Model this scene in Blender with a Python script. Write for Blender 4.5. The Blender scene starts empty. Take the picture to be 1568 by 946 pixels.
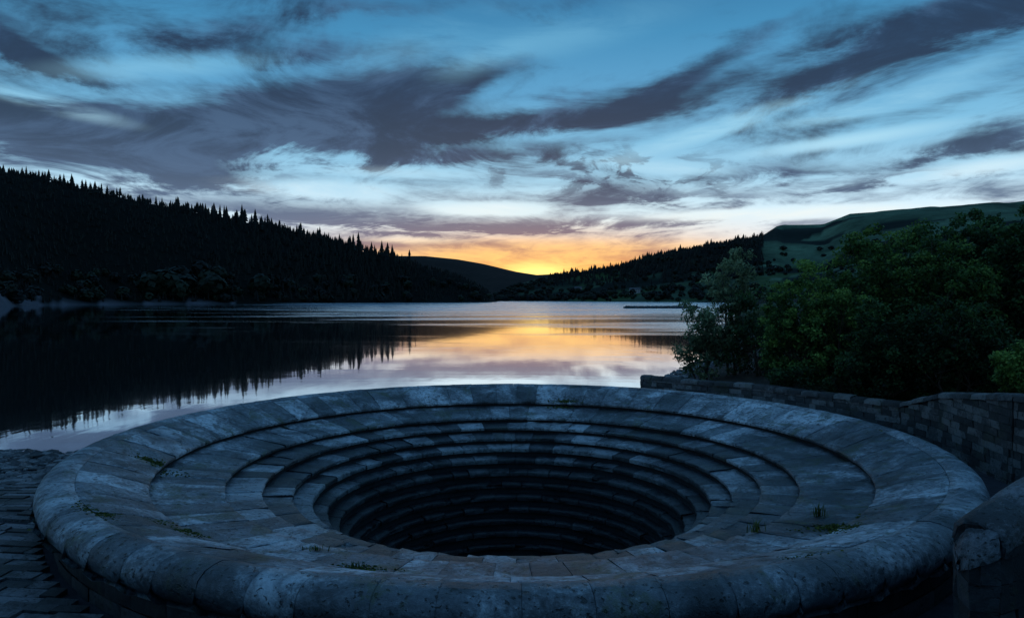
import bpy, math, random
import numpy as np
from mathutils import Vector
rng=np.random.default_rng(7); random.seed(7)
S=bpy.context.scene
S.view_settings.view_transform='Standard'; S.view_settings.look='None'; S.view_settings.exposure=0
F=1082.0; CX=784.0; HY=456.0; CZ=5.57
C0=np.array([0.0,21.7]); RIM=1.5
def srgb(r,g,b):
    f=lambda c:(c/255/12.92) if c/255<=0.04045 else ((c/255+0.055)/1.055)**2.4
    return (f(r),f(g),f(b),1)
# ---------------------------------------------------------------- node helper
class X:
    def __init__(s,nt,o): s.nt=nt; s.o=o
    def _m(s,op,*a,clamp=False):
        n=s.nt.nodes.new('ShaderNodeMath'); n.operation=op; n.use_clamp=clamp
        for i,v in enumerate((s,)+a):
            if isinstance(v,X): s.nt.links.new(v.o,n.inputs[i])
            else: n.inputs[i].default_value=v
        return X(s.nt,n.outputs[0])
    def __add__(s,b): return s._m('ADD',b)
    __radd__=__add__
    def __sub__(s,b): return s._m('SUBTRACT',b)
    def __mul__(s,b): return s._m('MULTIPLY',b)
    __rmul__=__mul__
    def __truediv__(s,b): return s._m('DIVIDE',b)
    def neg(s): return s*(-1.0)
    def clamp(s): return s._m('ADD',0.0,clamp=True)
    def mx(s,b): return s._m('MAXIMUM',b)
    def ss(s,a,b,o0=0.0,o1=1.0):
        n=s.nt.nodes.new('ShaderNodeMapRange'); n.interpolation_type='SMOOTHSTEP'
        s.nt.links.new(s.o,n.inputs[0]); n.inputs[1].default_value=a; n.inputs[2].default_value=b
        n.inputs[3].default_value=o0; n.inputs[4].default_value=o1
        return X(s.nt,n.outputs[0])
def comb(nt,x,y,z):
    n=nt.nodes.new('ShaderNodeCombineXYZ')
    for i,v in enumerate((x,y,z)):
        if isinstance(v,X): nt.links.new(v.o,n.inputs[i])
        else: n.inputs[i].default_value=v
    return X(nt,n.outputs[0])
def noise(nt,vec,scale=1,detail=4,rough=.5,dist=0,out=0):
    n=nt.nodes.new('ShaderNodeTexNoise'); 
    if vec is not None: nt.links.new(vec.o,n.inputs['Vector'])
    n.inputs['Scale'].default_value=scale; n.inputs['Detail'].default_value=detail
    n.inputs['Roughness'].default_value=rough; n.inputs['Distortion'].default_value=dist
    return X(nt,n.outputs[out])
def ramp(nt,fac,stops,interp='LINEAR'):
    n=nt.nodes.new('ShaderNodeValToRGB'); nt.links.new(fac.o,n.inputs[0]); cr=n.color_ramp; cr.interpolation=interp
    while len(cr.elements)>1: cr.elements.remove(cr.elements[-1])
    cr.elements[0].position=stops[0][0]; cr.elements[0].color=stops[0][1]
    for p,c in stops[1:]:
        e=cr.elements.new(p); e.color=c
    return X(nt,n.outputs[0])
def mix(nt,f,a,b,mode='MIX'):
    n=nt.nodes.new('ShaderNodeMix'); n.data_type='RGBA'; n.blend_type=mode
    for i,v in ((0,f),(6,a),(7,b)):
        if isinstance(v,X): nt.links.new(v.o,n.inputs[i])
        else: n.inputs[i].default_value=v
    return X(nt,n.outputs[2])
def sep(nt,v):
    n=nt.nodes.new('ShaderNodeSeparateXYZ'); nt.links.new(v.o,n.inputs[0]); return [X(nt,n.outputs[i]) for i in range(3)]
def attr(nt,name,out='Fac'):
    n=nt.nodes.new('ShaderNodeAttribute'); n.attribute_name=name; return X(nt,n.outputs[out])
def coord(nt,which='Object'):
    n=nt.nodes.new('ShaderNodeTexCoord'); return X(nt,n.outputs[which])
def newmat(name):
    m=bpy.data.materials.new(name); m.use_nodes=True; nt=m.node_tree
    return m,nt,nt.nodes['Principled BSDF']
def bump(nt,b,h,strength,dist=.05):
    n=nt.nodes.new('ShaderNodeBump'); n.inputs['Strength'].default_value=strength; n.inputs['Distance'].default_value=dist
    nt.links.new(h.o,n.inputs['Height']); nt.links.new(n.outputs[0],b.inputs['Normal'])

# ---------------------------------------------------------------- world / sky
SUN_AZ=math.atan((822-CX)/F); SUN_EL=math.radians(1.3)
W=bpy.data.worlds.new("World"); S.world=W; W.use_nodes=True; nt=W.node_tree
for n in list(nt.nodes): nt.nodes.remove(n)
d=coord(nt,'Generated'); x,y,z=sep(nt,d)
az=x._m('ARCTAN2',y); el=z.mx(0.0)._m('ARCSINE'); AE=comb(nt,az,el,0.0)
def P(px,py):
    a=math.atan((px-CX)/F); return a, math.atan((HY-py)/F*math.cos(a))
def blob(px,py,w,h,tilt=0,wt=1.0,src=None):
    a0,e0=P(px,py); sa=w/F*math.cos(a0)**2*1.7; se=h/F*math.cos(a0)*1.7
    m=nt.nodes.new('ShaderNodeMapping'); m.vector_type='TEXTURE'; nt.links.new((src or AE).o,m.inputs[0])
    m.inputs[1].default_value=(a0,e0,0); m.inputs[2].default_value=(0,0,math.radians(tilt)); m.inputs[3].default_value=(sa,se,1)
    g=nt.nodes.new('ShaderNodeTexGradient'); g.gradient_type='SPHERICAL'; nt.links.new(m.outputs[0],g.inputs[0])
    return X(nt,g.outputs[1]).ss(0,1,0,wt)
E=el*(1/0.9)
def R(l): return [(min(e/0.9,1),srgb(*c)) for e,c in l]
cen=ramp(nt,E,R([(0,(255,150,30)),(.033,(255,195,65)),(.05,(255,205,125)),(.062,(252,195,135)),(.08,(240,204,170)),(.115,(218,234,236)),(.16,(165,208,225)),(.215,(126,188,218)),(.275,(94,162,202)),(.35,(72,144,188)),(.42,(56,122,168)),(.9,(84,136,184))]))
sid=ramp(nt,E,R([(0,(190,190,200)),(.06,(200,215,225)),(.09,(225,240,250)),(.12,(204,232,247)),(.16,(158,206,232)),(.215,(122,184,218)),(.275,(90,158,200)),(.35,(66,138,182)),(.42,(50,112,156)),(.9,(84,136,184))]))
g1=blob(822,440,340,130,0,1.3).clamp()
base=mix(nt,g1,sid,cen)
iz=z.mx(0.0)+0.09
pa=x/iz; pb=y/iz
th=math.radians(-14); c,s=math.cos(th),math.sin(th)
ac=pa*c-pb*s; al=pa*s+pb*c
wn=noise(nt,comb(nt,ac*.45,al*.35,0.0),1,2)
n1=noise(nt,comb(nt,ac*.8+wn*1.6,al*.42+wn*.5,3.1),1.0,6,.60,.35)
n1b=noise(nt,comb(nt,ac*2.0+wn*2.6,al*1.5,8.4),1.0,7,.67,.7)
n2=noise(nt,comb(nt,az*3.6,el*18.0+wn*1.0,1.0),1.0,7,.64,.6)
n3=noise(nt,comb(nt,az*16.0,el*44.0,2.0),1.0,5,.6,.8)
low=el.ss(.09,.22)
n=n1*low+(n2+.05)*(low*(-1)+1.0)
n=n*.54+n1b*.36+n3*.10
AEw=comb(nt,az+(n1b-.5)*.18,el+(n2-.5)*.06+(n1b-.5)*.07,0.0)
dark=[(330,205,300,40,6,.22),(560,150,220,40,14,.24),(700,125,110,26,20,.12),(100,200,220,30,-6,.19),(850,180,240,22,8,.18),(480,225,260,24,0,.17),(650,190,180,22,6,.12),(200,275,260,24,0,.12),
      (900,275,110,9,-8,.10),(1000,300,140,10,-4,.11),(880,345,320,8,0,.10),(1200,265,140,14,0,.10),(1050,120,170,16,24,.13),
      (1350,80,280,24,18,.12),(1500,215,130,16,6,.15),(1250,140,140,10,14,.06),(60,70,140,22,-16,.13),(330,50,130,16,10,.10),(500,80,220,16,6,.11),(1480,20,260,30,0,.14),(400,325,280,12,0,.10),(250,262,220,14,-3,.14),(560,30,110,14,0,.1),(850,20,200,14,0,.06),(1380,270,160,8,4,.08),(620,345,150,6,0,.07),(760,235,200,12,4,.09)]
lite=[(80,162,110,11,-8,.17),(480,288,110,12,0,.20),(620,265,110,8,0,.07),(745,320,80,9,0,.26),(1220,326,200,9,0,.27),(1120,190,150,12,14,.18),(1330,165,130,11,6,.16),(1300,215,140,9,4,.18),(1510,255,120,11,4,.18),
      (850,60,170,24,10,.10),(250,105,150,16,10,.12),(730,100,70,16,20,.06),(1000,255,90,9,-6,.12),(640,368,70,5,0,.14),(660,60,120,26,20,.06),(1450,120,120,14,14,.09)]
dn=n
for a in dark: dn=dn+blob(*a,src=AEw)
ln=None
for a in lite:
    t=blob(*a); dn=dn-t*.7; ln=t if ln is None else ln+t
cm=dn.ss(.44,.645)
cc=ramp(nt,E,R([(0,(225,110,30)),(.04,(222,138,80)),(.06,(178,124,110)),(.085,(118,102,120)),(.13,(80,90,116)),(.19,(54,66,94)),(.24,(46,60,90)),(.30,(42,66,98)),(.40,(38,70,104)),(.9,(58,84,120))]))
cs=ramp(nt,E,R([(0,(110,120,145)),(.08,(92,108,138)),(.13,(76,96,128)),(.19,(58,76,108)),(.24,(44,60,90)),(.30,(40,64,96)),(.40,(34,66,100)),(.9,(58,84,120))]))
ccol=mix(nt,g1,cs,cc)
ccol=mix(nt,n1b.ss(.38,.64)*.75*low,ccol,srgb(32,40,62))
ccol=mix(nt,n1b.ss(.56,.36)*.35*low,ccol,srgb(84,112,146))
sky=mix(nt,cm*.94,base,ccol)
pm=blob(930,268,190,34,-4)*n3.ss(.49,.58)*.85
sky=mix(nt,pm,sky,srgb(56,72,98))
br=(ln*3.2*n2.ss(.3,.6)).clamp()
wc=ramp(nt,E,R([(0,(255,215,130)),(.06,(255,222,170)),(.09,(250,242,222)),(.13,(234,245,247)),(.2,(182,226,243)),(.3,(138,202,230)),(.45,(105,175,212))]))
sky=mix(nt,br,sky,wc)
hot=blob(822,414,95,18)+blob(840,388,300,17,0,.75)
sky=mix(nt,(hot*(cm*(-.72)+1.0)*1.1).clamp(),sky,(1.05,.62,.20,1))
sky=mix(nt,blob(822,422,48,17,0,1.2).clamp(),sky,(1.5,1.05,.30,1))
ns=nt.nodes.new('ShaderNodeTexSky'); ns.sky_type='NISHITA'; ns.sun_disc=False; ns.sun_elevation=SUN_EL; ns.sun_rotation=SUN_AZ
b1=nt.nodes.new('ShaderNodeBackground'); nt.links.new(sky.o,b1.inputs[0]); b1.inputs[1].default_value=1.08
b2=nt.nodes.new('ShaderNodeBackground'); nt.links.new(ns.outputs[0],b2.inputs[0]); b2.inputs[1].default_value=0.004
ad=nt.nodes.new('ShaderNodeAddShader'); nt.links.new(b1.outputs[0],ad.inputs[0]); nt.links.new(b2.outputs[0],ad.inputs[1])
wo=nt.nodes.new('ShaderNodeOutputWorld'); nt.links.new(ad.outputs[0],wo.inputs[0])
W.cycles.sampling_method='MANUAL'; W.cycles.sample_map_resolution=512
sl=bpy.data.lights.new('sun','SUN'); sl.energy=.5; sl.angle=math.radians(.5); sl.color=(1,.75,.5)
so=bpy.data.objects.new('sun',sl); S.collection.objects.link(so)
sd=Vector((math.sin(SUN_AZ)*math.cos(SUN_EL),math.cos(SUN_AZ)*math.cos(SUN_EL),math.sin(SUN_EL)))
so.rotation_euler=sd.to_track_quat('Z','Y').to_euler()
cam=bpy.data.cameras.new('camera'); co=bpy.data.objects.new('camera',cam); S.collection.objects.link(co); S.camera=co
cam.sensor_width=36; cam.lens=36*F/1568; cam.clip_end=30000; cam.clip_start=.1
co.location=(0,0,CZ); co.rotation_euler=(math.radians(90)-math.atan((473-HY)/F),0,0)

# ---------------------------------------------------------------- mesh helpers
def link(o,parent=None):
    S.collection.objects.link(o)
    if parent: o.parent=parent
    return o
def empty(name,loc=(0,0,0)):
    e=bpy.data.objects.new(name,None); e.empty_display_size=.3; S.collection.objects.link(e); return e
def mesh_np(name,V,Fc,mat,parent=None,attrs=None,smooth=False,cols=None):
    V=np.asarray(V,dtype=np.float32).reshape(-1,3); Fc=np.asarray(Fc,dtype=np.int32); k=Fc.shape[1]
    me=bpy.data.meshes.new(name); me.vertices.add(len(V)); me.vertices.foreach_set('co',V.ravel())
    me.loops.add(Fc.size); me.loops.foreach_set('vertex_index',Fc.ravel())
    me.polygons.add(len(Fc)); me.polygons.foreach_set('loop_start',np.arange(0,Fc.size,k,dtype=np.int32))
    try: me.polygons.foreach_set('loop_total',np.full(len(Fc),k,dtype=np.int32))
    except Exception: pass
    me.polygons.foreach_set('use_smooth',np.full(len(Fc),smooth,dtype=bool))
    me.update(calc_edges=True)
    for n_,a in (attrs or {}).items():
        at=me.attributes.new(n_,'FLOAT','POINT'); at.data.foreach_set('value',np.asarray(a,dtype=np.float32))
    if cols is not None:
        at=me.attributes.new('col','FLOAT_COLOR','POINT'); c4=np.ones((len(V),4),np.float32); c4[:,:3]=cols; at.data.foreach_set('color',c4.ravel())
    me.validate()
    o=bpy.data.objects.new(name,me); me.materials.append(mat); return link(o,parent)

# ---------------------------------------------------------------- materials
def stone_mat(name,cdark,cmid,clight,scale=1.0,stain=.5,moss=.0,rough=.62,depth_shade=False,bs=.6,tw=.2,grime=0.0):
    m,nt,b=newmat(name); o=coord(nt); t=attr(nt,'tone')
    a=noise(nt,o,.55*scale,5,.65,.6); f=noise(nt,o,9*scale,6,.7); ff=noise(nt,o,45*scale,4,.6)
    v=a*.55+f*.42+ff*.13+t*tw-(.05+tw/2)
    col=ramp(nt,v,[(.34,cdark),(.49,cmid),(.62,clight)])
    st=noise(nt,o,1.3*scale,8,.72,1.2).ss(.50+.1*(1-stain),.62)
    col=mix(nt,st*(.80*stain),col,(.016,.016,.018,1))
    if grime:
        gr=noise(nt,o,.33,6,.68,1.0).ss(.46,.58)
        col=mix(nt,gr*grime,col,mix(nt,1.0,col,(.22,.22,.24,1),'MULTIPLY'))
    pits=noise(nt,o,11*scale,3,.5,.3).ss(.61,.67)
    col=mix(nt,pits*.85,col,(.012,.012,.012,1))
    if moss:
        mm=noise(nt,o,.8,6,.7,.8).ss(.54,.62)*f.ss(.40,.54)
        col=mix(nt,mm*moss,col,(.048,.060,.012,1))
    if depth_shade:
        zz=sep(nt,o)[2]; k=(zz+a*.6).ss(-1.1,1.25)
        col=mix(nt,k*.95+.05,(.007,.008,.011,1),col)  # shaft gloom painted into the stone colour, near black lower down
    nt.links.new(col.o,b.inputs['Base Color'])
    ro=f*.35+(rough-.17); nt.links.new(ro.o,b.inputs['Roughness'])
    h=f*.5+ff*.25+a*.4-pits*.7; bump(nt,b,h,bs,.07)
    return m
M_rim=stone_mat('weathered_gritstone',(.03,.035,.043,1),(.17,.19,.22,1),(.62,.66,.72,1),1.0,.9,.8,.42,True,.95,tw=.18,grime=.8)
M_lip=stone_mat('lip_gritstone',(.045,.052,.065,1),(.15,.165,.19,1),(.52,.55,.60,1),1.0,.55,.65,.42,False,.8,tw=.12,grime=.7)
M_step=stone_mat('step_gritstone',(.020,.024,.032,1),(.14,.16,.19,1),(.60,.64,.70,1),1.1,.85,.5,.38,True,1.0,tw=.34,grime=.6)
M_mort=stone_mat('dark_joint',(.006,.006,.008,1),(.012,.012,.015,1),(.02,.02,.022,1),1,.3,0,.9)
M_wall=stone_mat('wall_gritstone',(.015,.015,.016,1),(.048,.046,.048,1),(.15,.145,.145,1),1.2,.5,.3,.8,tw=.3)
M_cop=stone_mat('parapet_coping_stone',(.014,.015,.018,1),(.045,.048,.055,1),(.20,.21,.24,1),1.4,.5,.2,.6,tw=.1,bs=1.0)
M_tower=stone_mat('tower_stone',(.008,.008,.010,1),(.022,.022,.026,1),(.06,.06,.07,1),1,.5,.3,.8)
M_pave=stone_mat('paving_stone',(.012,.012,.014,1),(.055,.055,.062,1),(.18,.18,.20,1),1.3,.8,.2,.6,tw=.34,bs=.9)
M_peb=stone_mat('shore_stone',(.02,.02,.024,1),(.07,.07,.08,1),(.20,.19,.20,1),2,.3,0,.6,tw=.4)
def leaf_mat(name,c1,c2,c3,tr=.25):
    m,nt,b=newmat(name); t=attr(nt,'tone')
    col=ramp(nt,t,[(0,c1),(.5,c2),(1,c3)]); nt.links.new(col.o,b.inputs['Base Color']); b.inputs['Roughness'].default_value=.6
    b.inputs['Specular IOR Level'].default_value=.2
    if tr:
        tl=nt.nodes.new('ShaderNodeBsdfTranslucent'); nt.links.new(col.o,tl.inputs[0])
        ms=nt.nodes.new('ShaderNodeMixShader'); ms.inputs[0].default_value=tr
        nt.links.new(b.outputs[0],ms.inputs[1]); nt.links.new(tl.outputs[0],ms.inputs[2])
        nt.links.new(ms.outputs[0],nt.nodes['Material Output'].inputs[0])
    return m
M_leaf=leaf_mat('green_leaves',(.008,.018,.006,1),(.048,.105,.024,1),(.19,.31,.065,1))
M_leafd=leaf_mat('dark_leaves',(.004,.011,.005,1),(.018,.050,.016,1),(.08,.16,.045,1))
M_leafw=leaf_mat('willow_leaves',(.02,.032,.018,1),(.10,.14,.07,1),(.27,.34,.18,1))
M_grass=leaf_mat('grass_blades',(.03,.04,.012,1),(.07,.09,.022,1),(.17,.18,.04,1))
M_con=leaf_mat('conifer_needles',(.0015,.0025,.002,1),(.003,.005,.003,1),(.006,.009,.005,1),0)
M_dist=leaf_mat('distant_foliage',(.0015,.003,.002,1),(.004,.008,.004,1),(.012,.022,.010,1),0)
m,nt,b=newmat('bark'); o=coord(nt); f=noise(nt,o,12,5); nt.links.new(ramp(nt,f,[(.3,(.015,.012,.01,1)),(.7,(.07,.06,.05,1))]).o,b.inputs['Base Color']); b.inputs['Roughness'].default_value=.9; M_bark=m

# ---------------------------------------------------------------- terrain
def vnoise(x,y,seed=0):
    xi=np.floor(x).astype(np.int64); yi=np.floor(y).astype(np.int64); fx=x-xi; fy=y-yi
    fx=fx*fx*(3-2*fx); fy=fy*fy*(3-2*fy)
    def h(a,b_): 
        n_=(a*374761393+b_*668265263+seed*1442695)&0x7fffffff; n_=((n_^(n_>>13))*1274126177)&0x7fffffff
        return (n_^(n_>>16))%10007/10007.0
    return (h(xi,yi)*(1-fx)+h(xi+1,yi)*fx)*(1-fy)+(h(xi,yi+1)*(1-fx)+h(xi+1,yi+1)*fx)*fy
def fbm(x,y,o=4,seed=0):
    s_=0;a=.5
    for i in range(o): s_=s_+a*vnoise(x*2**i,y*2**i,seed+i); a*=.5
    return s_/(1-.5**o)
def sst(t): t=np.clip(t,0,1); return t*t*(3-2*t)
A_px=[-3000,-400,0,100,200,300,390,480,550,600,650,700,745,760,800]
A_y =[150,218,262,283,304,325,343,364,382,400,410,421,444,462,475]
B_px=[-3000,400,600,650,700,740,790,822,860,920,1000,3000]
B_y =[380,395,392,392,397,404,416,421,419,415,410,400]
C_px=[700,755,790,822,860,900,950,975,1000,1080,1160,1190,1260,1300,1380,1480,1568,2000,5000]
C_y =[470,452,436,427,423,419,410,402,394,379,365,346,344,328,322,315,313,300,260]
def ridgeA(px): return np.interp(px,A_px,A_y)
r0A=lambda px: np.interp(px,[-3000,-600,-100,20,100,757],[120,180,330,560,640,830])
r1A=lambda px: np.interp(px,[-3000,-400,0,400,757],[700,950,1050,1080,980])
r0C=lambda px: np.interp(px,[700,822,900,1080,1568,5000],[1150,1050,960,820,520,350])
r1C=lambda px: np.interp(px,[700,822,1000,1160,1200,1568,5000],[1500,1700,1700,1800,2300,2300,1600])
def Hfun(x,y):
    x=np.asarray(x,float); y=np.asarray(y,float)
    r=np.hypot(x,y)+1e-6; a=np.arctan2(x,y); ac_=np.clip(a,-1.35,1.35); px=CX+F*np.tan(ac_); ca=np.cos(ac_)
    def layer(ry,r0,r1,back=.25,pw=1.0,base=-6):
        hr=CZ+(HY-ry)/F*r1*ca; t=(r-r0)/(r1-r0); s_=sst(t)*.5+np.clip(t,0,1)*.5
        h=base+(hr-base)*s_**pw
        h=np.where(r>r1,hr*(1-back*(r-r1)/r1),h); return np.where(r<r0,base,h)
    nz=(fbm(x/160,y/160,4,3)-.5)
    hA=layer(ridgeA(px),r0A(px),r1A(px))
    hA=hA+nz*18*sst((r-r0A(px)-60)/250)*sst((r1A(px)-r)/150)*(px<740)
    hB=layer(np.interp(px,B_px,B_y),2100,3600)
    hC=layer(np.interp(px,C_px,C_y),r0C(px),r1C(px))
    hC=hC+nz*34*sst((r-r0C(px)-80)/300)*sst((r1C(px)-r)/300)
    h=np.maximum(np.maximum(hA,hB),hC)
    h=np.where(r>1150,np.maximum(h,1+(r-1150)*.006),h)
    far=h.copy()
    xw=np.interp(y,[-50,9,12,20,24.5,27,33,37,46,60,100,400,700],[10,10,14.6,14.8,15.5,15.4,12.1,7,8,14.5,31,125,240])
    zb=np.interp(y,[0,12,20,25,27,33,37,60,400],[3.6,2.9,2.5,1.9,1.4,1.4,1.1,1.6,4])
    t=x-xw
    sharp=np.where(y<36.5,np.clip((t-.1)/.35,0,1),np.clip(t/12,0,1)**.8)
    hr_=np.where(t>0,-.3+(zb+.3)*sharp+np.clip(t-3,0,40)*.03,-.3+t*.25)
    hr_=np.where(y>600,-5,hr_)
    ys=np.interp(x,[-300,-60,-18,-12,-6,12,14],[60,30,25.2,24.6,15,15,30])
    tt=ys-y
    hl=np.where(tt>0,.035*tt,.12*tt); hl=hl+3.55*sst((7.2-y)/4.2)
    hl=np.where((x>12)&(y>12),np.minimum(hl,.2),hl)
    near=np.maximum(hl,np.where(y>9,hr_,-5))
    near=np.maximum(near,-3)
    near=near+(fbm(x*.8,y*.8,4,9)-.5)*.06
    h=np.maximum(near,np.where((y>0)&(r>100),far,-5))
    back=(y<0)
    h=np.where(back,np.maximum(h,3.9+np.clip(r-60,0,3000)*.06),h)
    rc=np.hypot(x-C0[0],y-C0[1])
    h=np.where(rc<11.2,-30,h)
    return h
azf=np.radians(np.concatenate([np.arange(-68,68.01,.28),np.arange(72,292-.01,5)]))
rr=np.concatenate([np.geomspace(1.5,60,120)[:-1],np.geomspace(60,12000,190)])
A_,R_=np.meshgrid(azf,rr,indexing='ij'); TX=R_*np.sin(A_); TY=R_*np.cos(A_); TZ=Hfun(TX,TY)
nA,nR=A_.shape
V=np.stack([TX,TY,TZ],-1).reshape(-1,3)
i,j=np.meshgrid(np.arange(nA),np.arange(nR-1),indexing='ij'); i2=(i+1)%nA
Fc=np.stack([i*nR+j,i*nR+j+1,i2*nR+j+1,i2*nR+j],-1).reshape(-1,4)
V=np.vstack([V,[0,0,3.9]])
PX=CX+F*np.tan(np.clip(A_,-1.35,1.35))
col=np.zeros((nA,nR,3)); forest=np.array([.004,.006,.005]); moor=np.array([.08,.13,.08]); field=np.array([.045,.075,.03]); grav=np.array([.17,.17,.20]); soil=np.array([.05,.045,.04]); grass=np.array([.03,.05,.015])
n5=fbm(TX/90,TY/90,5,21); n6=fbm(TX/260,TY/140,4,33)
isA=(PX<760); 
cm_=moor[None,None]*(.10+1.7*n5[...,None])
cm_=np.where((PX<1165)[...,None],cm_*.5,cm_)
cm_=np.where(((n6>.56)&(TZ<200))[...,None],forest*2.5,cm_)
cm_=np.where(((TZ<60)&(n6<.52)&(n6>.36)&(PX>880))[...,None],field*(.6+.8*n5[...,None]),cm_)
plant=(PX<1165)&(TZ>60)
cm_=np.where(plant[...,None],forest*1.6,cm_)
cm_=np.where(((R_>1900)&(PX<900))[...,None],np.array([.024,.018,.016])*(.6+.8*n5[...,None]),cm_)
col[:]=cm_
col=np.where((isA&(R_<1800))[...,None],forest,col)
col=np.where(((TZ<np.where(PX<60,9,1.3))&(PX<360)&(R_>100))[...,None],grav*.55,col)
col=np.where((R_<100)[...,None],soil,col)
col=np.where(((R_<100)&(TX>14)&(TZ>1))[...,None],grass*.5,col)
col=np.where((TZ<.45)[...,None]&(R_<100)[...,None],grav*.3,col)
cols=np.vstack([col.reshape(-1,3),soil])
m,nt,b=newmat('terrain'); o=coord(nt); cA=attr(nt,'col','Color')
n_=noise(nt,o,.05,8,.7); nf=noise(nt,o,3,6,.7)
c2=mix(nt,1.0,cA,ramp(nt,n_*.6+nf*.4,[(.3,(.35,.35,.35,1)),(.7,(1.6,1.6,1.6,1))]),'MULTIPLY')
nt.links.new(c2.o,b.inputs['Base Color']); b.inputs['Roughness'].default_value=.95; b.inputs['Specular IOR Level'].default_value=.05
bump(nt,b,nf,.6,.08)
mesh_np('ground',V,Fc,m,smooth=True,cols=cols)

# ---------------------------------------------------------------- water
rad=np.array([11.75,12.5,14,18,25,40,70,120,250,500,1000,2000,4000]); th_=np.linspace(0,2*np.pi,160,endpoint=False)
TT,RR=np.meshgrid(th_,rad,indexing='ij'); V=np.stack([RR*np.cos(TT),C0[1]+RR*np.sin(TT),0*RR],-1).reshape(-1,3)
i,j=np.meshgrid(np.arange(160),np.arange(len(rad)-1),indexing='ij'); i2=(i+1)%160; K=len(rad)
Fc=np.stack([i*K+j,i*K+j+1,i2*K+j+1,i2*K+j],-1).reshape(-1,4)
m,nt,b=newmat('lake_water'); o=coord(nt); ox,oy,oz=sep(nt,o)
b.inputs['Base Color'].default_value=(.74,.84,.96,1); b.inputs['Metallic'].default_value=1.0
w1=noise(nt,comb(nt,ox*.5,oy*.16,0.0),1,3,.5); w2=noise(nt,comb(nt,ox*.06,oy*.012,3.0),1,3,.5)
pat=noise(nt,comb(nt,ox*.012,oy*.045,7.0),1,4,.6).ss(.48,.64)
exposed=(ox+oy*.36).ss(-25,70)     # the forested left shore shelters its side of the lake
dst=oy.ss(60,330)*exposed
streak=oy.ss(60,130)*pat*(ox+oy*.62).ss(-10,30)
ro=streak*.13+dst*.16+.036; nt.links.new(ro.o,b.inputs['Roughness'])
bump(nt,b,w1*(pat*.8+.35)+w2*1.2,.10,.12)
mesh_np('lake_water',V,Fc,m)

# ---------------------------------------------------------------- bellmouth spillway
SP=empty('bellmouth_spillway')
class Acc:
    def __init__(s): s.V=[];s.F=[];s.T=[];s.n=0
    def add(s,V,Fq,t): s.V.append(V); s.F.append(Fq+s.n); s.T.append(np.full(len(V),t)); s.n+=len(V)
    def make(s,name,mat,parent=None,smooth=False): return mesh_np(name,np.vstack(s.V),np.vstack(s.F),mat,parent,{'tone':np.concatenate(s.T)},smooth)
def resample(prof,step=.22):
    pts=[np.array(prof[0],float)]
    for a,b_ in zip(prof[:-1],prof[1:]):
        a=np.array(a,float);b_=np.array(b_,float); L=np.linalg.norm(b_-a); k=max(1,int(L/step))
        for q in range(1,k+1): pts.append(a+(b_-a)*q/k)
    return np.array(pts)
def ringblocks(acc,prof,N,gap=.010,off=0.0,jit=.012,M=4,chip=0.0,ebev=.010):
    p=resample(prof)
    t0=p[1]-p[0]; t0/=np.linalg.norm(t0); t1=p[-1]-p[-2]; t1/=np.linalg.norm(t1)
    p=np.vstack([p[0]+t0*gap*.5,p[0]+t0*(gap*.5+.018),p[1:-1],p[-1]-t1*.02,p[-1]])
    tg=np.gradient(p,axis=0); tg/=np.linalg.norm(tg,axis=1)[:,None]+1e-9
    nm=np.stack([-tg[:,1],tg[:,0]],1)
    nm=np.where((nm[:,1:2]<0)&(np.abs(nm[:,1:2])>.3),-nm,nm)
    nm=np.where((np.abs(nm[:,1:2])<=.3),np.stack([np.where(tg[:,1]<0,-1,1),0*tg[:,1]],1),nm)
    K=len(p); bnd=np.cumsum(1+rng.uniform(-.22,.22,N)); bnd=bnd/bnd[-1]
    edges=np.concatenate([[0],bnd])*2*np.pi+off
    for q in range(N):
        a0,a1=edges[q],edges[q+1]; g_=gap/ max(p[0,0],4)/2; e=.018/max(p[0,0],4)
        ths=np.concatenate([[a0+g_,a0+g_+e],np.linspace(a0+g_+e,a1-g_-e,M+1)[1:-1],[a1-g_-e,a1-g_]])
        J=len(ths); D=np.zeros((K,J)); D[0,:]=D[-1,:]=-.012; D[:,0]=D[:,-1]=-ebev
        dz=rng.normal(0,jit)*.6; tilt=rng.normal(0,jit*.5)
        D=D+dz+tilt*np.linspace(-1,1,J)[None,:]+ (vnoise(np.arange(K)[:,None]*.9+q*7.3,np.arange(J)[None,:]*.8+q*3.1)-.5)*.022
        if chip:
            ed=rng.uniform(0,1,J)*chip*(rng.uniform(0,1,J)<.35); D[-4:-1,:]-=ed[None,:]*.5
            if rng.uniform()<.12: # spalled corner
                ci=rng.integers(1,K-1); cj=rng.integers(0,J); D[max(0,ci-1):ci+2,max(0,cj-1):cj+2]-=.035
        def P3(D): 
            r=p[:,0:1]+nm[:,0:1]*D; z=p[:,1:2]+nm[:,1:2]*D
            return np.stack([r*np.cos(ths)[None,:],C0[1]+r*np.sin(ths)[None,:],z+0*ths[None,:]],-1)
        top=P3(D); sk=P3(D-.10)
        V=np.vstack([top.reshape(-1,3),sk.reshape(-1,3)]); n0=K*J
        ii,jj=np.meshgrid(np.arange(K-1),np.arange(J-1),indexing='ij')
        Fq=np.stack([ii*J+jj,(ii+1)*J+jj,(ii+1)*J+jj+1,ii*J+jj+1],-1).reshape(-1,4)
        sides=[]
        loop=[(0,j_) for j_ in range(J)]+[(i_,J-1) for i_ in range(1,K)]+[(K-1,j_) for j_ in range(J-2,-1,-1)]+[(i_,0) for i_ in range(K-2,0,-1)]
        li=[a*J+b_ for a,b_ in loop]
        for u,v in zip(li,li[1:]+li[:1]): sides.append([v,u,u+n0,v+n0])
        acc.add(V,np.vstack([Fq,np.array(sides)]),rng.uniform(0,1))
Z=lambda d_: RIM-d_
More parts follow.
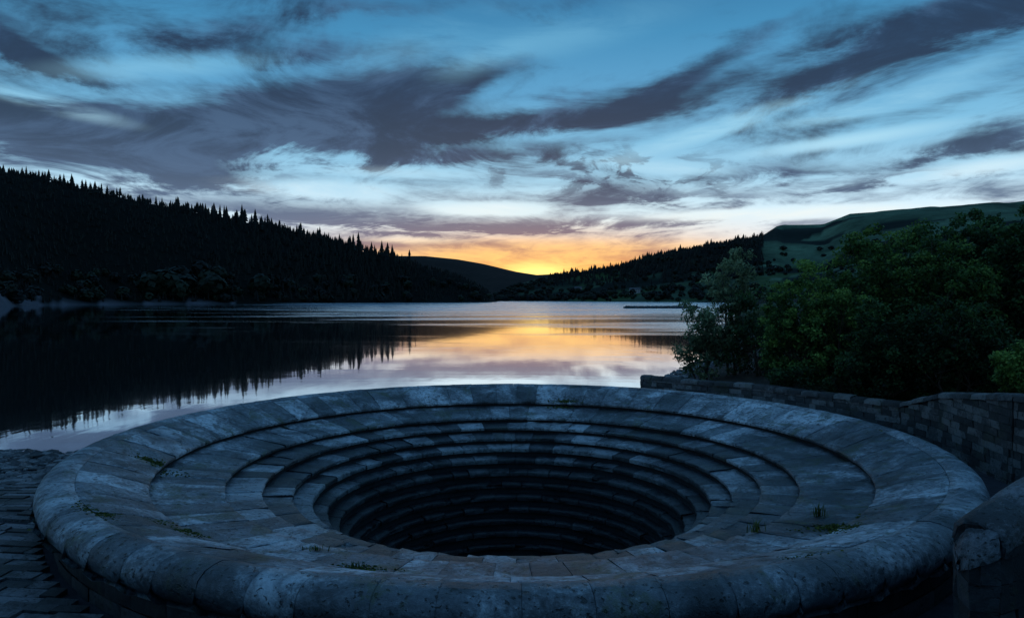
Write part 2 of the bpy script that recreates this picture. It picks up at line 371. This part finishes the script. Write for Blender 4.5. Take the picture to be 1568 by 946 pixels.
lip=Acc(); ringblocks(lip,[(11.92,Z(.66)),(12.08,Z(.60)),(12.19,Z(.46)),(12.22,Z(.30)),(12.16,Z(.15)),(12.02,Z(.05)),(11.85,Z(.01)),(11.68,Z(.0)),(11.45,Z(.07))],78,jit=.004,gap=.005,ebev=.005)
lip.make('rounded_lip',M_lip,SP,True)
E_=[(11.45,.07),(9.95,.58),(8.2,1.0),(7.25,1.25),(6.45,1.52),(5.9,1.80),(5.5,2.16),(5.17,2.56),(4.92,2.95),(4.70,3.36),(4.5,3.75),(4.35,4.14),(4.2,4.55),(4.1,5.0),(4.0,5.45),(3.92,5.9),(3.85,6.35)]
rise=[0,.20,.20,.22,.24,.32,.35,.36,.37,.37,.38,.4,.42,.42,.43,.43]
core=[(11.80,-20),(11.80,Z(.64)),(12.0,Z(.5)),(12.05,Z(.25)),(11.8,Z(.12)),(11.45,Z(.16))]
zp=[(12.2,.3),(11.7,0)]
for q in range(1,len(E_)):
    (ra,da_),(rb,db)=E_[q-1],E_[q]
    st=da_+(rise[q-1]); a_=Acc()
    st=min(st,db-.02)
    nxt=rise[q] if q<len(rise) else .4
    face=min(.16,nxt*.5)
    prof=[(ra+(.10 if q>1 else 0),Z(st))]
    if q==1: prof.append((10.8,Z(.25)))
    prof+= [(rb+.03,Z(db)),(rb,Z(db+.03)),(rb+.01,Z(db+face))]
    N=62 if q==1 else (66 if q==2 else max(22,int(2*math.pi*rb/.8)))
    ringblocks(a_,prof,N,off=rng.uniform(0,.2),jit=.008 if q<3 else .018,chip=.08 if q>1 else .04,gap=.008)
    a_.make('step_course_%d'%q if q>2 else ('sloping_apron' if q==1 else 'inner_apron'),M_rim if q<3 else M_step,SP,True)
    core+=[(ra+(.09 if q>1 else 0),Z(st+.10)),(rb+.13,Z(db+.10)),(rb+.09,Z(db+nxt))]
    zp+=[(ra-.01,st),(rb,db)]
core+=[(3.9,-6.5),(3.9,-25),(0.01,-25)]
core=np.array(core); ths=np.linspace(0,2*np.pi,144,endpoint=False)
V=np.stack([core[:,0][None]*np.cos(ths)[:,None],C0[1]+core[:,0][None]*np.sin(ths)[:,None],core[:,1][None]+0*ths[:,None]],-1).reshape(-1,3); K=len(core)
i,j=np.meshgrid(np.arange(144),np.arange(K-1),indexing='ij'); i2=(i+1)%144
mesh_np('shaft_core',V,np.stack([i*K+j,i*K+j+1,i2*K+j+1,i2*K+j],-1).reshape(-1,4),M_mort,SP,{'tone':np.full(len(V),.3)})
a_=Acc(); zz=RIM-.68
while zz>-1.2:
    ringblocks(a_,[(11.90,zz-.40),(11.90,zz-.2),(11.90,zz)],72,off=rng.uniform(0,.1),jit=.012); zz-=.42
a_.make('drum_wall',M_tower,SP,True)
zp=sorted(zp); zpr=[p_[0] for p_ in zp]; zpd=[p_[1] for p_ in zp]
def rimz(r): return RIM-np.interp(r,zpr,zpd)

# ---------------------------------------------------------------- walls
def box(acc,o,ux,uy,L,T,z0,z1,z1b,t,bev=.02,tops=None):
    vs=[]
    for q,(a,b_,top) in enumerate([(0,0,0),(L,0,0),(L,T,0),(0,T,0),(0,0,1),(L,0,1),(L,T,1),(0,T,1)]):
        zt=(z1 if a==0 else z1b) if top else z0
        if top and tops is not None: zt=tops[q-4]
        p_=o+ux*a+uy*b_; j=rng.uniform(-bev,bev,3)*.6
        vs.append([p_[0]+j[0],p_[1]+j[1],zt+j[2]*.5])
    acc.add(np.array(vs),np.array([[0,1,5,4],[1,2,6,5],[2,3,7,6],[3,0,4,7],[4,5,6,7],[3,2,1,0]]),t)
def wall(name,path,zt,zb,ch=.27,bl=.55,T=.5,cop=True,mat=None,cmat=None,copr=.0,bev=.025,endround=False,cl=(.6,1.0)):
    root=empty(name); acc=Acc(); core=Acc(); cp=Acc(); mat=mat or M_wall; first=True
    for (a,b_,za,zc) in zip(path[:-1],path[1:],zt[:-1],zt[1:]):
        a=np.array(a,float);b_=np.array(b_,float); L=np.linalg.norm(b_-a); ux=(b_-a)/L; uy=np.array([-ux[1],ux[0]])
        z=zb
        box(core,a+uy*.05+ux*.03,ux,uy,L-.03,T-.1,zb,za-.06,zc-.06,.2,0)
        while z<max(za,zc)-.02:
            s_=-rng.uniform(0,bl)
            while s_<L:
                l=bl*rng.uniform(.6,1.5); s0=max(s_,0); s1=min(s_+l,L)
                if s1-s0>.08:
                    t0=za+(zc-za)*s0/L; t1=za+(zc-za)*s1/L
                    h0=min(z+ch,t0)-.012; h1=min(z+ch,t1)-.012
                    if h0>z+.04 and h1>z+.04:
                        o_=rng.uniform(-.02,.02)
                        box(acc,a+ux*(s0+.006)+uy*(o_),ux,uy,s1-s0-.012,T-2*o_,z,h0,h1,rng.uniform(0,1),bev)
                s_+=l
            z+=ch
        if cop:
            s_=0
            while s_<L-.05:
                l=min(rng.uniform(*cl),L-s_); dzr=rng.uniform(-.02,.03); K=10; Vv=[]
                secs=[(0,.86),(.06,.97),(.3,1.02),(.7,1.0),(.94,.97),(1,.86)]
                if first and endround: secs=[(-.12,.05),(-.08,.45),(.02,.8),(.2,.97),(.6,1),(.94,.97),(1,.86)]
                first=False
                for (u,scl) in secs:
                    ss_=s_+.008+(l-.016)*u; zz_=za+(zc-za)*ss_/L
                    for k in range(K+1):
                        ang=math.pi*k/K; w=(T/2+.07)*math.cos(ang)*scl; hh=((.14+copr)*math.sin(ang)**.7+.04)*scl-(.07 if k in (0,K) else 0)-(1-scl)*.10
                        pp=a+ux*ss_+uy*(T/2-w); jj=rng.uniform(-1,1,3)*(.008+copr*.09)
                        Vv.append([pp[0]+jj[0],pp[1]+jj[1],zz_+hh+dzr+jj[2]])
                Fv=[]; nS=len(secs)
                for q in range(nS-1):
                    for k in range(K): Fv.append([q*(K+1)+k,q*(K+1)+k+1,(q+1)*(K+1)+k+1,(q+1)*(K+1)+k])
                for q in (0,nS-1):
                    for k in range(1,K-1): Fv.append([q*(K+1),q*(K+1)+k,q*(K+1)+k+1,q*(K+1)+K])
                cp.add(np.array(Vv),np.array(Fv),rng.uniform(0,1)); s_+=l
    acc.make('stone_courses',mat,root); core.make('mortar_core',M_mort,root)
    if cp.V: cp.make('coping',cmat or mat,root,True)
    return root
wall('stone_retaining_wall',[(14.6,10.5),(14.75,20),(15.4,24.6),(15.3,27),(12.1,33),(7.0,37.2)],[3.0,2.68,2.1,1.42,1.35,1.35],-.6,ch=.23,bl=.5)
wall('stone_parapet_wall',[(5.95,9.15),(6.3,9.05),(6.9,9.3),(8.0,9.9),(9.8,10.8),(14.6,11.4)],[2.10,2.28,2.52,2.78,2.95,3.0],-.3,ch=.36,bl=.7,T=.62,mat=M_tower,cmat=M_cop,copr=.14,bev=.05,endround=True,cl=(1.1,1.6))

# ---------------------------------------------------------------- paved apron on the left + shore stones
a_=Acc(); yy=8.6
def Hs(x_,y_): return float(Hfun(np.array([x_]),np.array([y_]))[0])
while yy<20.8:
    xx=-20-rng.uniform(0,.5); h_=.32+rng.uniform(-.05,.06)
    lim=-math.sqrt(max(12.0**2-(yy+h_-C0[1])**2,0)) if abs(yy+h_-C0[1])<12.0 else -4.0
    while xx<lim-.05:
        l=min(rng.uniform(.4,1.0),lim-xx)
        j_=rng.uniform(-.025,.03)
        tp=[Hs(min(u,lim-.02),v)+.08+j_ if math.hypot(u,v-C0[1])>11.3 else Hs(xx,yy)+.08 for u,v in ((xx,yy),(xx+l,yy),(xx+l,yy+h_),(xx,yy+h_))]
        if rng.uniform()>.04: box(a_,np.array([xx,yy]),np.array([1.,0]),np.array([0,1.]),l-.025,h_-.025,min(tp)-.15,0,0,rng.uniform(0,1),.022,tops=tp)
        xx+=l
    yy+=h_
a_.make('paved_apron',M_pave)
def stones(name,pts,smin,smax,mat):
    import bmesh
    bm=bmesh.new(); bmesh.ops.create_icosphere(bm,subdivisions=1,radius=1); bv=np.array([v.co[:] for v in bm.verts]); bf=np.array([[v.index for v in f.verts] for f in bm.faces]); bm.free()
    n=len(pts); s_=smin+(smax-smin)*rng.uniform(0,1,n)**2.5
    sc=np.stack([s_*rng.uniform(.7,1.3,n),s_*rng.uniform(.7,1.3,n),s_*rng.uniform(.35,.7,n)],-1)
    V=bv[None]*(1+rng.uniform(-.22,.22,(n,len(bv),1))); a=rng.uniform(0,6.28,n); V=V*sc[:,None]
    X_=V[...,0]*np.cos(a)[:,None]-V[...,1]*np.sin(a)[:,None]; Y_=V[...,0]*np.sin(a)[:,None]+V[...,1]*np.cos(a)[:,None]
    V=np.stack([X_,Y_,V[...,2]],-1)+pts[:,None]
    Fq=(bf[None]+(np.arange(n)*len(bv))[:,None,None]).reshape(-1,3)
    return mesh_np(name,V.reshape(-1,3),Fq,mat,None,{'tone':np.repeat(rng.uniform(0,1,n),len(bv))})
n=4200; xs=rng.uniform(-34,-11.5,n); ys_=rng.uniform(20,25.9,n); k=np.hypot(xs,ys_-C0[1])>12.3; xs,ys_=xs[k],ys_[k]
p1=np.stack([xs,ys_,Hfun(xs,ys_)+.02],-1)
n=1500; ys2=rng.uniform(37.5,62,n); xs2=np.interp(ys2,[37,46,60],[7,8,14.5])+rng.uniform(-1.2,4,n)-.6
p2=np.stack([xs2,ys2,Hfun(xs2,ys2)+.03],-1)
stones('shore_gravel',np.vstack([p1,p2]),.05,.26,M_peb)
n=1500; t=rng.uniform(-1,1,n); xs=80+t*19; ys_=378+rng.normal(0,1.6,n)*(1-t*t*.6); stones('gravel_spit',np.stack([xs,ys_,.35+0*t],-1),.7,1.7,M_tower)

# ---------------------------------------------------------------- foliage
def leafcloud(cent,rad,per,size,tone,aspect=1.6,down=0.0):
    n=len(cent); N=n*per
    dirs=rng.normal(size=(N,3)); dirs/=np.linalg.norm(dirs,axis=1)[:,None]
    rr_=np.repeat(rad,per)*rng.uniform(.15,1.0,N)**.6
    p=np.repeat(cent,per,0)+dirs*rr_[:,None]*np.array([1,1,.8]); p[:,2]-=down*rng.uniform(0,1,N)*rr_
    nrm=dirs*.6+rng.normal(size=(N,3))*.7+np.array([0,0,.35]); nrm/=np.linalg.norm(nrm,axis=1)[:,None]
    t=np.cross(nrm,rng.normal(size=(N,3))); t/=np.linalg.norm(t,axis=1)[:,None]; b_=np.cross(nrm,t)
    s_=size*rng.uniform(.6,1.35,N)[:,None]
    V=np.stack([p-t*s_*aspect*.5,p+b_*s_*.5,p+t*s_*aspect*.5,p-b_*s_*.5],1).reshape(-1,3)
    Fq=np.arange(N*4).reshape(-1,4)
    T=np.repeat(np.clip(np.repeat(tone,per)+rng.normal(0,.14,N)+dirs[:,2]*.16,0,1),4)  # leaf colour also lifted on clump tops, as skylight would
    return V,Fq,T
def tube(acc,p0,p1,r0,r1,seg=5,sides=6,wob=.12):
    p0=np.array(p0,float);p1=np.array(p1,float); ax=p1-p0; L=np.linalg.norm(ax); ax/=L
    u=np.cross(ax,[.3,.9,.1]); u/=np.linalg.norm(u); v=np.cross(ax,u); V=[]
    bend=rng.normal(0,wob*L*.3,3)
    for k in range(seg+1):
        t=k/seg; c=p0+(p1-p0)*t+bend*math.sin(math.pi*t); r=r0+(r1-r0)*t
        for q in range(sides): 
            a=2*math.pi*q/sides; V.append(c+r*(u*math.cos(a)+v*math.sin(a)))
    Fq=[[k*sides+q,k*sides+(q+1)%sides,(k+1)*sides+(q+1)%sides,(k+1)*sides+q] for k in range(seg) for q in range(sides)]
    acc.add(np.array(V),np.array(Fq),.5)
def tree(name,base,crown,rads,nc,per,ls,mat,trunk=.16,stems=1,tone=(.15,.75),down=0.0,asp=1.6,cr=(.35,.8)):
    root=empty(name); base=np.array(base,float); crown=np.array(crown,float); rads=np.array(rads,float)
    base[2]=Hs(base[0],base[1])-.1
    dirs=rng.normal(size=(nc,3)); dirs/=np.linalg.norm(dirs,axis=1)[:,None]
    q=rng.uniform(0,1,nc)**.38
    lump=.70+.6*fbm(dirs[:,0]*2.2+base[0],dirs[:,2]*2.2+base[1],3,5)+.0
    cent=crown+dirs*q[:,None]*rads*lump[:,None]
    keep=cent[:,2]>base[2]+.3; cent=cent[keep]; q=q[keep]; dirs=dirs[keep]; nc=len(cent)
    rad=rng.uniform(cr[0],cr[1],nc)
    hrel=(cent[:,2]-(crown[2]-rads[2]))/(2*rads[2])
    tn=tone[0]+(tone[1]-tone[0])*np.clip(.10+.6*hrel*q+.55*rng.uniform(-.3,1,nc)*q,0,1)  # painted shading: clump colour lighter toward the crown's top and outside
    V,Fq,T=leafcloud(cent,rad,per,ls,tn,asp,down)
    mesh_np('foliage',V,Fq,mat,root,{'tone':T})
    acc=Acc(); 
    for s_ in range(stems):
        off=rng.normal(0,.25*(stems>1),3)*[1,1,0]; top=crown+rng.normal(0,.25,3)*rads*[1,1,.3]
        fork=base+off+(top-base)*.42
        tube(acc,base+off,fork,trunk,trunk*.7); tube(acc,fork,top,trunk*.7,trunk*.25)
        for k in rng.choice(nc,min(nc,int(22/stems)+4),replace=False):
            st=base+off+(top-base)*rng.uniform(.3,.85); tube(acc,st,cent[k],trunk*.32,.012,4,5,.2)
    acc.make('trunk_and_limbs',M_bark,root,True)
    return root
def at(px,D): return (px-CX)/F*D
def zt_(py,D): return CZ+(HY-py)/F*D
def T_(name,px,D,ytop,ybot,hw,mat,nc,per=90,ls=.12,**k):
    x_=at(px,D); z1=zt_(ytop,D); z0=zt_(ybot,D); w=hw/F*D
    return tree(name,(x_,D,0),(x_,D,(z1+z0)/2),(w,w,(z1-z0)/2*1.0),nc,per,ls,mat,**k)
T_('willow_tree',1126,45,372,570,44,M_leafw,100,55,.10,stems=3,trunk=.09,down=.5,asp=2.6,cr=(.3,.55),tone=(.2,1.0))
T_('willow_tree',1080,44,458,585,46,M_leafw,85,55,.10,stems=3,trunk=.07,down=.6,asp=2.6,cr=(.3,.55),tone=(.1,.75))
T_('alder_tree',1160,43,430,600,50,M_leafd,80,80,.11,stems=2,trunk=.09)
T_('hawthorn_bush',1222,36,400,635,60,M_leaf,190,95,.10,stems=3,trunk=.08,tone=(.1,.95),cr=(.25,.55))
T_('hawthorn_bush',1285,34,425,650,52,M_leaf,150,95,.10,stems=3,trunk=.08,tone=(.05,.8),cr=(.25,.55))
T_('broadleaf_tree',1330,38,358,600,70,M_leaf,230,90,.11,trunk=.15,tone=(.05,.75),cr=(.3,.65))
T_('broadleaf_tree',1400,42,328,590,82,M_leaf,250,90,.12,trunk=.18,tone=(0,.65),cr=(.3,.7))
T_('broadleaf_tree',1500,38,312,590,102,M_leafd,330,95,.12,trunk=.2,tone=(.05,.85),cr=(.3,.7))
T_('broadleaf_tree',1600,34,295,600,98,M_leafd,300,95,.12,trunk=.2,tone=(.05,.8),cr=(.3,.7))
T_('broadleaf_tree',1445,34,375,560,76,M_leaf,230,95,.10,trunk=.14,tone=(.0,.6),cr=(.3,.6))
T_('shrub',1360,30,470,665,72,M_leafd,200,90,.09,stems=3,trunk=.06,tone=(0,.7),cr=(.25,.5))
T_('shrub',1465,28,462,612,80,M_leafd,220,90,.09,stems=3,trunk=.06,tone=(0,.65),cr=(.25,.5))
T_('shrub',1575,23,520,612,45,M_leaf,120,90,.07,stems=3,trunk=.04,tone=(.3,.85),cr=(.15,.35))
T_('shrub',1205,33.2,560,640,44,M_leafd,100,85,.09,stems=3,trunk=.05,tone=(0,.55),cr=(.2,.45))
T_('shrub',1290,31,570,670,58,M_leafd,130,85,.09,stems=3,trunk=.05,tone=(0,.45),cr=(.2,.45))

# tufts and moss on the spillway
def tuft(name,px,py,r_hint,h,n,spread,mat=M_grass,leafy=False):
    d_=RIM-rimz(r_hint); D=(CZ-(RIM-d_))*F/(py-HY); xx=at(px,D)
    V=[];T=[]
    for k in range(n):
        a=rng.uniform(0,6.28); s_=spread*abs(rng.normal(0,.5)); bx,by=xx+s_*1.6*math.cos(a),D+s_*math.sin(a)*.8
        rz=float(rimz(np.hypot(bx,by-C0[1])))-.01
        hh=h*rng.uniform(.4,1.1); a2=rng.uniform(0,6.28); lean=hh*rng.uniform(.1,.7); w=.005+.008*rng.uniform(0,1)+(.02 if leafy else 0)
        px_,py_=math.cos(a2+1.57)*w,math.sin(a2+1.57)*w
        m_=(bx+math.cos(a2)*lean*.35,by+math.sin(a2)*lean*.35,rz+hh*.6); tp=(bx+math.cos(a2)*lean,by+math.sin(a2)*lean,rz+hh)
        V+= [(bx-px_,by-py_,rz),(bx+px_,by+py_,rz),(m_[0]+px_,m_[1]+py_,m_[2]),(m_[0]-px_,m_[1]-py_,m_[2]),
             (m_[0]-px_,m_[1]-py_,m_[2]),(m_[0]+px_,m_[1]+py_,m_[2]),(tp[0]+px_*.2,tp[1]+py_*.2,tp[2]),(tp[0]-px_*.2,tp[1]-py_*.2,tp[2])]
        T+=[rng.uniform(.1,1)]*8
    mesh_np(name,np.array(V),np.arange(len(V)).reshape(-1,4),mat,None,{'tone':T})
for a in [(1255,792,8.9,.30,46,.14),(1160,815,8.4,.30,36,.12),(545,868,9.6,.12,36,.14),(482,842,8.8,.14,30,.2)]:
    tuft('grass_tuft',*a)
for a in [(180,787,11.1,.03,1500,.75),(220,800,10.9,.03,900,.6),(1318,677,10.5,.04,500,.40),(1325,812,10.2,.03,800,.5),(1280,806,9.8,.03,400,.4),(865,613,10.2,.05,460,.6),(665,588,11.6,.05,160,.35),(545,870,9.6,.03,300,.4),(1190,866,10.8,.03,400,.5),(270,806,10.6,.03,360,.5),(235,712,10,.04,400,.5)]:
    tuft('moss_patch',*a,leafy=True)

# ---------------------------------------------------------------- forests
def conifer_template():
    V=[];Fc=[]
    for (zb_,zt__,r) in [(.06,.42,.23),(.24,.62,.19),(.44,.80,.14),(.62,1.0,.09)]:
        n0=len(V); V.append((0,0,zt__))
        for k in range(8):
            a=2*math.pi*k/8; q=r*(1.0 if k%2 else .62); V.append((q*math.cos(a),q*math.sin(a),zb_+(0 if k%2 else .05)))
        for k in range(8): Fc.append((n0,n0+1+k,n0+1+(k+1)%8))
    return np.array(V),np.array(Fc)
CVt,CFt=conifer_template()
def inst(name,tv,tf,pts,h,wd,mat):
    n=len(pts); a=rng.uniform(0,6.28,n); c,s_=np.cos(a)[:,None],np.sin(a)[:,None]
    j=1+rng.uniform(-.22,.22,(n,len(tv)))
    X_=tv[None,:,0]*j; Y_=tv[None,:,1]*j
    V=np.stack([(X_*c-Y_*s_)*(h*wd)[:,None],(X_*s_+Y_*c)*(h*wd)[:,None],tv[None,:,2]*h[:,None]],-1)+pts[:,None]
    Fq=(tf[None]+(np.arange(n)*len(tv))[:,None,None]).reshape(-1,tf.shape[1])
    mesh_np(name,V.reshape(-1,3),Fq,mat,None,{'tone':np.repeat(rng.uniform(0,1,n),len(tv))})
def samp(n,pxa,pxb,ra,rb,power=1.0):
    px=rng.uniform(pxa,pxb,n); a=np.arctan((px-CX)/F); t=rng.uniform(0,1,n)**power
    r=ra(px)+(rb(px)-ra(px))*t; x_=r*np.sin(a); y_=r*np.cos(a); return px,r,x_,y_,Hfun(x_,y_)
px,r,x_,y_,z_=samp(5600,-350,752,lambda p:r0A(p)+25,lambda p:r1A(p)+10,.75)
px2,r2,x2,y2,z2=samp(460,-200,640,lambda p:r1A(p)-50,lambda p:r1A(p)+25)
u_=rng.uniform(0,1,460); cl_=fbm(px2/26,px2*0,3,77)
h2=8+15*u_**2.6+5*(cl_>.55)
x_=np.r_[x_,x2];y_=np.r_[y_,y2];z_=np.r_[z_,z2]; px=np.r_[px,px2]
hh=np.r_[rng.uniform(6,11,5600),h2]*np.interp(px,[-300,0,200,350,400,600,660,752],[.75,.72,.72,.85,1.1,1.15,.65,.5]); k=z_>1.5
wd=np.r_[rng.uniform(.8,1.25,5600),rng.uniform(.8,1.25,460)]
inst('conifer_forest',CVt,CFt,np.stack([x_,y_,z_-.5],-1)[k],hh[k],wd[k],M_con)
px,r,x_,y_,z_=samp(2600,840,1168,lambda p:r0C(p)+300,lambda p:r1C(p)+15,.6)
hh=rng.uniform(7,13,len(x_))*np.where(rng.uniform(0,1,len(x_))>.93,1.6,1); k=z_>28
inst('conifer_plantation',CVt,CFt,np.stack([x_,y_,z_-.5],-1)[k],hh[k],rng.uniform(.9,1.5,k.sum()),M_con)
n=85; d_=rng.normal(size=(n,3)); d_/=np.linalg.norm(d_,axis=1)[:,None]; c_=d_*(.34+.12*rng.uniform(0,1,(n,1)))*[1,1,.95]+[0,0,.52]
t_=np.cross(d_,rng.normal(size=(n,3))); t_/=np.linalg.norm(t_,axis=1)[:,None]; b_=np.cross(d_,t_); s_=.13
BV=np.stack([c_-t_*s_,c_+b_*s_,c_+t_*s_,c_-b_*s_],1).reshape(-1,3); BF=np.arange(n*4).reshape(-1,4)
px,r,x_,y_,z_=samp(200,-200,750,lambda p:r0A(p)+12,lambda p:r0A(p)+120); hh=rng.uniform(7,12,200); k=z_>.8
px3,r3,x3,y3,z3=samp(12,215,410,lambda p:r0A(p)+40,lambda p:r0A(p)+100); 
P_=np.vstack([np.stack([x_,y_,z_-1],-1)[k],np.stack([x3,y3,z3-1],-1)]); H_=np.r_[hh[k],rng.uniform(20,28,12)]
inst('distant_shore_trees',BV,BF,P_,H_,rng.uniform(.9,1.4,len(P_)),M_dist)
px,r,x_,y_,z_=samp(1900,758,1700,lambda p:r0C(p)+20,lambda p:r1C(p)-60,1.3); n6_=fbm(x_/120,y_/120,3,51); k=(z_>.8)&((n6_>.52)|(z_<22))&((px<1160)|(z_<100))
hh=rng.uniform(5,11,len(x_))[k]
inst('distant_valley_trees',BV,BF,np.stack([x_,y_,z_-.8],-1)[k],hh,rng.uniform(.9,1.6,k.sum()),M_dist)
mw,nt_,bb=newmat('whitewashed_wall'); bb.inputs['Base Color'].default_value=(.30,.30,.32,1); bb.inputs['Roughness'].default_value=.9
mr,nt_,bb=newmat('slate_roof'); bb.inputs['Base Color'].default_value=(.05,.05,.06,1)
mg,nt_,bb=newmat('window_glass'); bb.inputs['Base Color'].default_value=(.02,.02,.03,1); bb.inputs['Roughness'].default_value=.1
def house(px,r,w):
    a=math.atan((px-CX)/F); x0=r*math.sin(a); y0=r*math.cos(a); z0=Hs(x0,y0)
    e=empty('farmhouse'); e.location=(x0,y0,z0+1.5)
    def mk(n_,V,Fc,mt):
        me=bpy.data.meshes.new(n_); me.from_pydata(V,[],Fc); me.materials.append(mt); link(bpy.data.objects.new(n_,me),e)
    d2=3.2; h=5.2; k=7.8
    mk('walls',[(-w,-d2,-3),(w,-d2,-3),(w,d2,-3),(-w,d2,-3),(-w,-d2,h),(w,-d2,h),(w,d2,h),(-w,d2,h),(-w,0,k),(w,0,k)],[(0,1,5,4),(2,3,7,6),(0,4,8,7,3),(1,2,6,9,5)],mw)
    mk('roof',[(-w-.4,-d2-.5,h-.3),(w+.4,-d2-.5,h-.3),(w+.4,0,k+.12),(-w-.4,0,k+.12),(-w-.4,d2+.5,h-.3),(w+.4,d2+.5,h-.3)],[(0,1,2,3),(3,2,5,4)],mr)
    V=[];Fq=[]
    for fx in (-.65,-.2,.25,.7):
        for fz in (.8,3.2):
            n0=len(V); V+=[(fx*w-.5,-d2-.04,fz),(fx*w+.5,-d2-.04,fz),(fx*w+.5,-d2-.04,fz+1.2),(fx*w-.5,-d2-.04,fz+1.2)]; Fq.append((n0,n0+1,n0+2,n0+3))
    mk('windows',V,Fq,mg)
    mk('chimney',[(w-1.2,-.5,k-1),(w-.2,-.5,k-1),(w-.2,.5,k-1),(w-1.2,.5,k-1),(w-1.2,-.5,k+1.5),(w-.2,-.5,k+1.5),(w-.2,.5,k+1.5),(w-1.2,.5,k+1.5)],[(0,1,5,4),(1,2,6,5),(2,3,7,6),(3,0,4,7),(4,5,6,7)],mr)
house(972,1120,8); house(885,1250,6)
print('done')
